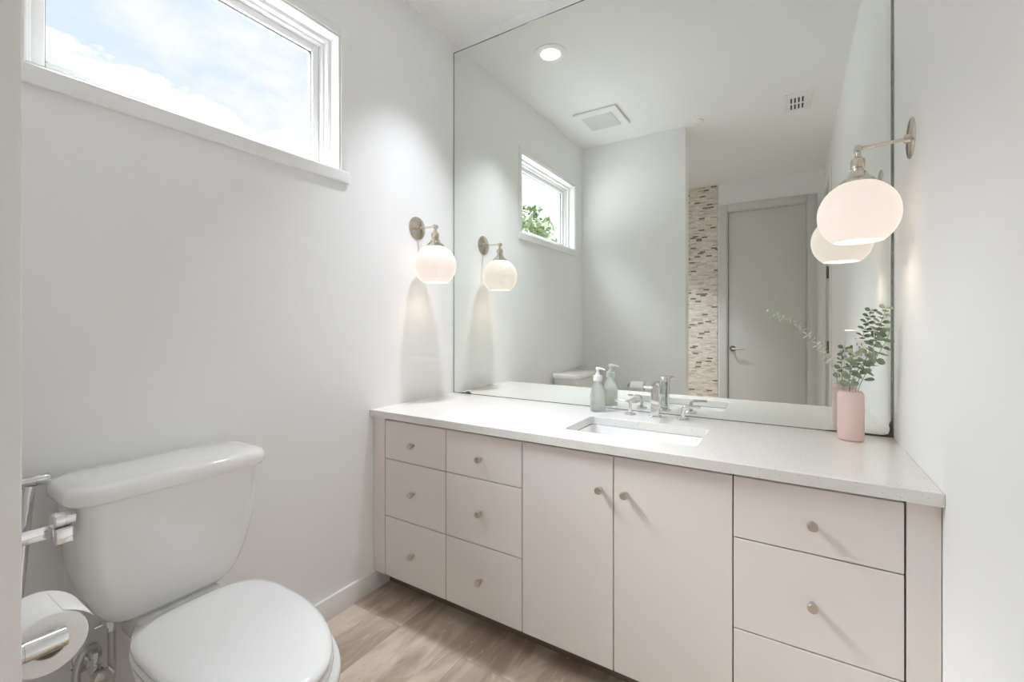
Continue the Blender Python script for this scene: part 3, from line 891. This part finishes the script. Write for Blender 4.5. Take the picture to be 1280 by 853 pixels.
av = thing('air_vent', (0.045, 0.13, ZT), 'small white slotted air register on the ceiling, seen in the mirror', 'vent')
b = nb(); box(b, -0.030, 0.125, -0.005, 0.280, ZT - 0.008, ZT - 0.0005, 0.003)
pl_ = obj('face_plate', b, M['plastic'], av)
for r_ in range(2):
    for k in range(4):
        b = nb(); xx = 0.000 + k * 0.0225; yy = 0.035 + r_ * 0.105
        box(b, xx, xx + 0.0095, yy, yy + 0.078, ZT - 0.0088, ZT - 0.0079)
        obj('slot', b, M['dark'], av, smooth=0)

b = nb(); lathe(b, [(0.0, -0.0005), (0.040, -0.0005), (0.042, -0.003), (0.041, -0.008), (0.036, -0.0105), (0.0, -0.012)], (-0.600, 0.185, ZT), (0, 0, 1), 36)
tag(obj('sprinkler_cover', b, M['plastic'], None, loc=(-0.6, 0.185, ZT)), 'small round white disc on the ceiling near the partition, seen in the mirror', 'ceiling disc')

# ------------------------------------------------------------------ toilet
TY = 0.556
to = thing('toilet', (-1.2, TY, 0), 'white two-piece toilet with closed lid below the window', 'toilet')


def egg(xb, xf, hw, xm, p=2.6, n=56, z=0.0, pf=2.05):
    pts = []
    for k in range(n):
        a = 2 * PI * k / n; c_, s_ = math.cos(a), math.sin(a)
        if c_ >= 0:
            x = xm + (xf - xm) * abs(c_) ** (2 / pf); y = hw * math.copysign(abs(s_) ** (2 / pf), s_)
        else:
            x = xm - (xm - xb) * abs(c_) ** (2 / p); y = hw * math.copysign(abs(s_) ** (2 / p), s_)
        pts.append(Vector((x, TY + y, z)))
    return pts


def tanksec(x0, x1, hw, z, r, bow=0.012):
    pts = []
    for x, y in rrect(x0, x1, -hw, hw, r, 7):
        k = max(0.0, (x - (x0 + x1) / 2) / ((x1 - x0) / 2))
        pts.append(Vector((x + bow * k * (1 - (y / hw) ** 2), TY - 0.011 + y, z)))
    return pts


b = nb()
loft(b, [tanksec(-1.50, -1.425, 0.105, 0.430, 0.03, 0.004), tanksec(-1.522, -1.410, 0.124, 0.435, 0.035, 0.006), tanksec(-1.535, -1.396, 0.146, 0.452, 0.04, 0.008), tanksec(-1.545, -1.388, 0.166, 0.484, 0.042, 0.010),
         tanksec(-1.55, -1.381, 0.183, 0.53, 0.044), tanksec(-1.555, -1.375, 0.196, 0.59, 0.044), tanksec(-1.558, -1.370, 0.204, 0.67, 0.044), tanksec(-1.558, -1.366, 0.208, 0.762, 0.044)])
obj('tank', b, M['china'], to, smooth=60)
b = nb()
loft(b, [tanksec(-1.560, -1.356, 0.211, 0.7625, 0.05), tanksec(-1.565, -1.349, 0.222, 0.764, 0.055), tanksec(-1.568, -1.345, 0.2265, 0.772, 0.055), tanksec(-1.568, -1.345, 0.2265, 0.786, 0.055),
         tanksec(-1.566, -1.348, 0.2245, 0.797, 0.054), tanksec(-1.562, -1.354, 0.219, 0.803, 0.052), tanksec(-1.55, -1.37, 0.202, 0.8065, 0.045)])
obj('tank_lid', b, M['china'], to, smooth=60)
# bowl and pedestal
b = nb()
loft(b, [egg(-1.46, -0.97, 0.112, -1.2, 4.0, z=0.001), egg(-1.465, -0.965, 0.116, -1.2, 4.0, z=0.012), egg(-1.46, -0.975, 0.110, -1.2, 3.6, z=0.05), egg(-1.455, -0.97, 0.103, -1.19, 3.2, z=0.12),
         egg(-1.455, -0.945, 0.105, -1.18, 2.3, z=0.20), egg(-1.46, -0.895, 0.124, -1.16, 2.0, z=0.27), egg(-1.475, -0.848, 0.150, -1.14, 1.85, z=0.33), egg(-1.50, -0.820, 0.167, -1.13, 1.75, z=0.375),
         egg(-1.515, -0.812, 0.172, -1.13, 1.7, z=0.395), egg(-1.52, -0.812, 0.173, -1.13, 1.7, z=0.410), egg(-1.516, -0.818, 0.169, -1.13, 1.7, z=0.4165), egg(-1.47, -0.86, 0.13, -1.13, 1.8, z=0.418)])
box(b, -1.52, -1.40, TY - 0.098, TY + 0.098, 0.36, 0.4295, 0.012, 3)
obj('bowl', b, M['china'], to, smooth=60)
b = nb()
XB = -1.345; XM = -1.14; PB = 3.6; PF = 1.86
loft(b, [egg(XB + 0.01, -0.832, 0.158, XM, PB, z=0.4195, pf=PF), egg(XB + 0.002, -0.822, 0.166, XM, PB, z=0.422, pf=PF), egg(XB, -0.820, 0.168, XM, PB, z=0.430, pf=PF), egg(XB + 0.002, -0.822, 0.166, XM, PB, z=0.4345, pf=PF), egg(XB + 0.02, -0.84, 0.16, XM, PB, z=0.436, pf=PF)])
obj('seat', b, M['seatp'], to, smooth=60)
b = nb()
loft(b, [egg(XB + 0.010, -0.832, 0.158, XM, PB, z=0.4385, pf=PF), egg(XB + 0.002, -0.826, 0.164, XM, PB, z=0.441, pf=PF), egg(XB, -0.823, 0.166, XM, PB, z=0.447, pf=PF), egg(XB + 0.003, -0.827, 0.1635, XM, PB, z=0.453, pf=PF), egg(XB + 0.014, -0.842, 0.153, XM, 3.0, z=0.457, pf=PF),
         egg(XB + 0.045, -0.88, 0.132, XM, 2.8, z=0.4605, pf=PF), egg(XB + 0.10, -0.96, 0.076, XM, 2.4, z=0.4625, pf=PF)])
obj('seat_lid', b, M['seatp'], to, smooth=60)
for dy in (-0.075, 0.075):
    b = nb(); box(b, -1.345, -1.300, TY + dy - 0.018, TY + dy + 0.018, 0.419, 0.447, 0.006, 3)
    obj('hinge', b, M['seatp'], to)
# trip lever on the left front corner
b = nb()
lathe(b, [(0.0, 0.0), (0.0145, 0.0), (0.0165, 0.002), (0.0165, 0.017), (0.0158, 0.0175), (0.0158, 0.019), (0.0165, 0.0195), (0.0165, 0.035), (0.014, 0.038), (0.0, 0.038)], (-1.390, 0.337, 0.744), (0.08, -1, 0.0), 28)
lv = obj('flush_lever', b, M['chrome'], to)
b = nb(); box(b, -1.398, -1.370, 0.301, 0.333, 0.692, 0.7275, 0.004, 3)
obj('lever_block', b, M['chrome'], lv)
b = nb(); box(b, -1.404, -1.3975, 0.142, 0.318, 0.704, 0.734, 0.002, 2)
obj('lever_arm', b, M['chrome'], lv)

# water supply: valve on the wall and braided hose up to the tank
ws = thing('supply_valve', (XL, 0.405, 0.30), 'chrome water supply valve with braided hose under the tank', 'valve')
b = nb(); lathe(b, [(0.0, 0.0), (0.032, 0.0), (0.032, 0.003), (0.018, 0.012), (0.0, 0.012)], (XL, 0.405, 0.30), (1, 0, 0), 28)
obj('escutcheon', b, M['chrome'], ws)
b = nb()
tube(b, [(XL + 0.010, 0.405, 0.30), (XL + 0.075, 0.405, 0.30)], 0.010, 16)
lathe(b, [(0.0, 0.0), (0.014, 0.0), (0.016, 0.006), (0.016, 0.030), (0.013, 0.036), (0.0, 0.036)], (XL + 0.058, 0.405, 0.30), (1, 0, 0), 20)
lathe(b, [(0.0, 0.0), (0.009, 0.0), (0.009, 0.024), (0.012, 0.026), (0.012, 0.040), (0.0, 0.040)], (XL + 0.078, 0.405, 0.31), (0, 0, 1), 8)
obj('valve_body', b, M['chrome'], ws)
b = nb()
lathe(b, [(0.0, 0.0), (0.006, 0.0), (0.006, 0.018), (0.020, 0.020), (0.024, 0.026), (0.020, 0.032), (0.0, 0.034)], (XL + 0.094, 0.405, 0.30), (1, 0, 0), 6)
obj('valve_handle', b, M['chrome'], ws)
b = nb()
tube(b, smooth_path([(XL + 0.078, 0.405, 0.345), (XL + 0.084, 0.398, 0.368), (XL + 0.095, 0.374, 0.365), (XL + 0.104, 0.360, 0.325), (XL + 0.110, 0.366, 0.275), (XL + 0.114, 0.392, 0.235), (XL + 0.112, 0.418, 0.240), (XL + 0.106, 0.428, 0.30), (XL + 0.100, 0.428, 0.415)], 8), 0.0085, 14)
obj('supply_hose', b, M['steel'], ws)
b = nb()
lathe(b, [(0.0, 0.0), (0.010, 0.0), (0.010, 0.012), (0.016, 0.014), (0.016, 0.030), (0.0, 0.030)], (XL + 0.100, 0.428, 0.3985), (0, 0, 1), 8)
tube(b, [(XL + 0.100, 0.395, 0.420), (XL + 0.100, 0.428, 0.420)], 0.003, 8)
obj('coupling_nut', b, M['chrome'], ws)

# ------------------------------------------------------------------ paper holder and roll
HZ, HY = 0.683, 0.214
ph = thing('toilet_paper_holder', (-1.055, YN, HZ), 'chrome two-post toilet paper holder on the partition wall', 'paper holder')
for px in (-0.985, -1.122):
    b = nb()
    lathe(b, [(0.0, 0.0), (0.0185, 0.0), (0.0185, 0.004), (0.0155, 0.006), (0.0155, 0.050), (0.0146, 0.0505), (0.0146, 0.0517), (0.0155, 0.0522), (0.0155, 0.098), (0.0148, 0.100), (0.0, 0.100)], (px, YN, HZ), (0, 1, 0), 28)
    obj('post', b, M['chrome'], ph)
b = nb(); tube(b, [(-1.120, HY, HZ), (-0.987, HY, HZ)], 0.0075, 16)
obj('roller', b, M['chrome'], ph)
RX0, RX1 = -1.106, -1.001
rl = thing('toilet_paper_roll', (-1.054, HY, HZ), 'white toilet paper roll on the chrome holder', 'toilet paper')
b = nb(); n = 56
RC = HZ - 0.012
outr = 0.047; inr = 0.0215


def spiral(x, r, n=56):
    return [Vector((x, HY + r * math.cos(2 * PI * k / n), RC + r * math.sin(2 * PI * k / n))) for k in range(n)]


loft(b, [spiral(RX0, inr + 0.0006), spiral(RX0, outr - 0.002), spiral(RX0 + 0.002, outr), spiral(RX1 - 0.002, outr), spiral(RX1, outr - 0.002), spiral(RX1, inr + 0.0006)], False, False)
obj('paper', b, M['paper'], rl, smooth=60)
b = nb()
loft(b, [spiral(RX0 + 0.0005, inr), spiral(RX1 - 0.0005, inr), spiral(RX1 - 0.0005, inr - 0.001), spiral(RX0 + 0.0005, inr - 0.001), spiral(RX0 + 0.0005, inr)], False, False)
obj('core', b, M['core'], rl, smooth=60)
b = nb()                                             # loose end of the sheet standing off the roll
lo = []
for k in range(7):
    a = math.radians(70 - k * 11); r_ = outr + 0.0006 + 0.00035 * k * k
    lo.append((HY + r_ * math.cos(a), RC + r_ * math.sin(a)))
for sg in (0,):
    rws = [[b.verts.new((x, y + off_, z + off_ * 0.5)) for y, z in lo] for x, off_ in ((RX0 + 0.004, 0.0), (RX1 - 0.002, 0.0))]
    rws2 = [[b.verts.new((x, y + 0.0004, z + 0.0004)) for y, z in lo] for x in (RX0 + 0.004, RX1 - 0.002)]
    for k in range(6):
        b.faces.new((rws[0][k], rws[0][k + 1], rws[1][k + 1], rws[1][k]))
        b.faces.new((rws2[0][k], rws2[1][k], rws2[1][k + 1], rws2[0][k + 1]))
obj('loose_sheet', b, M['paper'], rl, smooth=60)

# chrome rod with a T-shaped top leaning in the corner by the tank
rd = thing('chrome_rod', (-1.34, 0.19, 0), 'chrome rod with a T-shaped top leaning in the corner left of the toilet tank', 'rod')
b = nb()
tube(b, [(-1.34, 0.190, 0.001), (-1.525, 0.292, 0.797)], 0.0105, 18)
obj('shaft', b, M['chrome'], rd)
b = nb()
lathe(b, [(0.0, 0.0), (0.012, 0.0), (0.0135, 0.002), (0.0135, 0.150), (0.0128, 0.151), (0.0128, 0.154), (0.0140, 0.155), (0.0140, 0.176), (0.012, 0.179), (0.0, 0.179)], (-1.530, 0.148, 0.808), (0, 1, 0), 24)
obj('crossbar', b, M['chrome'], rd)

# ------------------------------------------------------------------ outside the window
b = nb(); box(b, -40, XL - WT - 0.02, -40, 30, -0.3, -0.02)
struct(obj('ground', b, M['gravel'], smooth=0), 'pale gravel ground outside', 'ground')


def tree(x, y, top, r, n, ml, label, size=0.20):
    t_ = thing('tree', (x, y, -0.02), label, 'tree', 'trees outside the window')
    b = nb(); tube(b, smooth_path([(x, y, -0.02), (x + 0.1, y + 0.05, (top - r) * 0.5), (x, y, top - r * 0.8)], 5), 0.14, 10, r1=0.06)
    obj('trunk', b, M['bark'], t_)
    b = nb()
    cl = [(Vector((random.gauss(0, 0.5), random.gauss(0, 0.5), random.gauss(0, 0.4))) * r, r * random.uniform(0.35, 0.6)) for _ in range(16)]
    for _ in range(n):
        c_, rr_ = random.choice(cl)
        d = Vector((random.gauss(0, 1), random.gauss(0, 1), random.gauss(0, 1))).normalized()
        p = Vector((x, y, top - r)) + c_ + d * rr_ * random.uniform(0.6, 1.0)
        if p.z > top: p.z = top - random.uniform(0, 0.3)
        u = Vector((random.gauss(0, 1), random.gauss(0, 1), random.gauss(0, 1))).normalized()
        w = u.cross(d)
        if w.length < 0.1: continue
        w.normalize(); s_ = size * random.uniform(0.6, 1.2)
        q_ = [p - u * s_, p + w * s_ * 0.45, p + u * s_, p - w * s_ * 0.45]
        b.faces.new([b.verts.new(k) for k in q_])
    obj('crown', b, ml, t_, smooth=0)


tree(-9.0, -11.1, 5.75, 0.9, 1500, M['treeleaf2'], 'light green tree outside the window, the taller one, seen in the mirror', 0.16)
tree(-9.6, -14.4, 5.4, 1.25, 2200, M['treeleaf'], 'broad dark green tree outside, in the middle of the mirrored window', 0.18)
tree(-10.8, -19.5, 6.0, 1.2, 2000, M['treeleaf'], 'dark green tree outside, at the right of the mirrored window', 0.18)
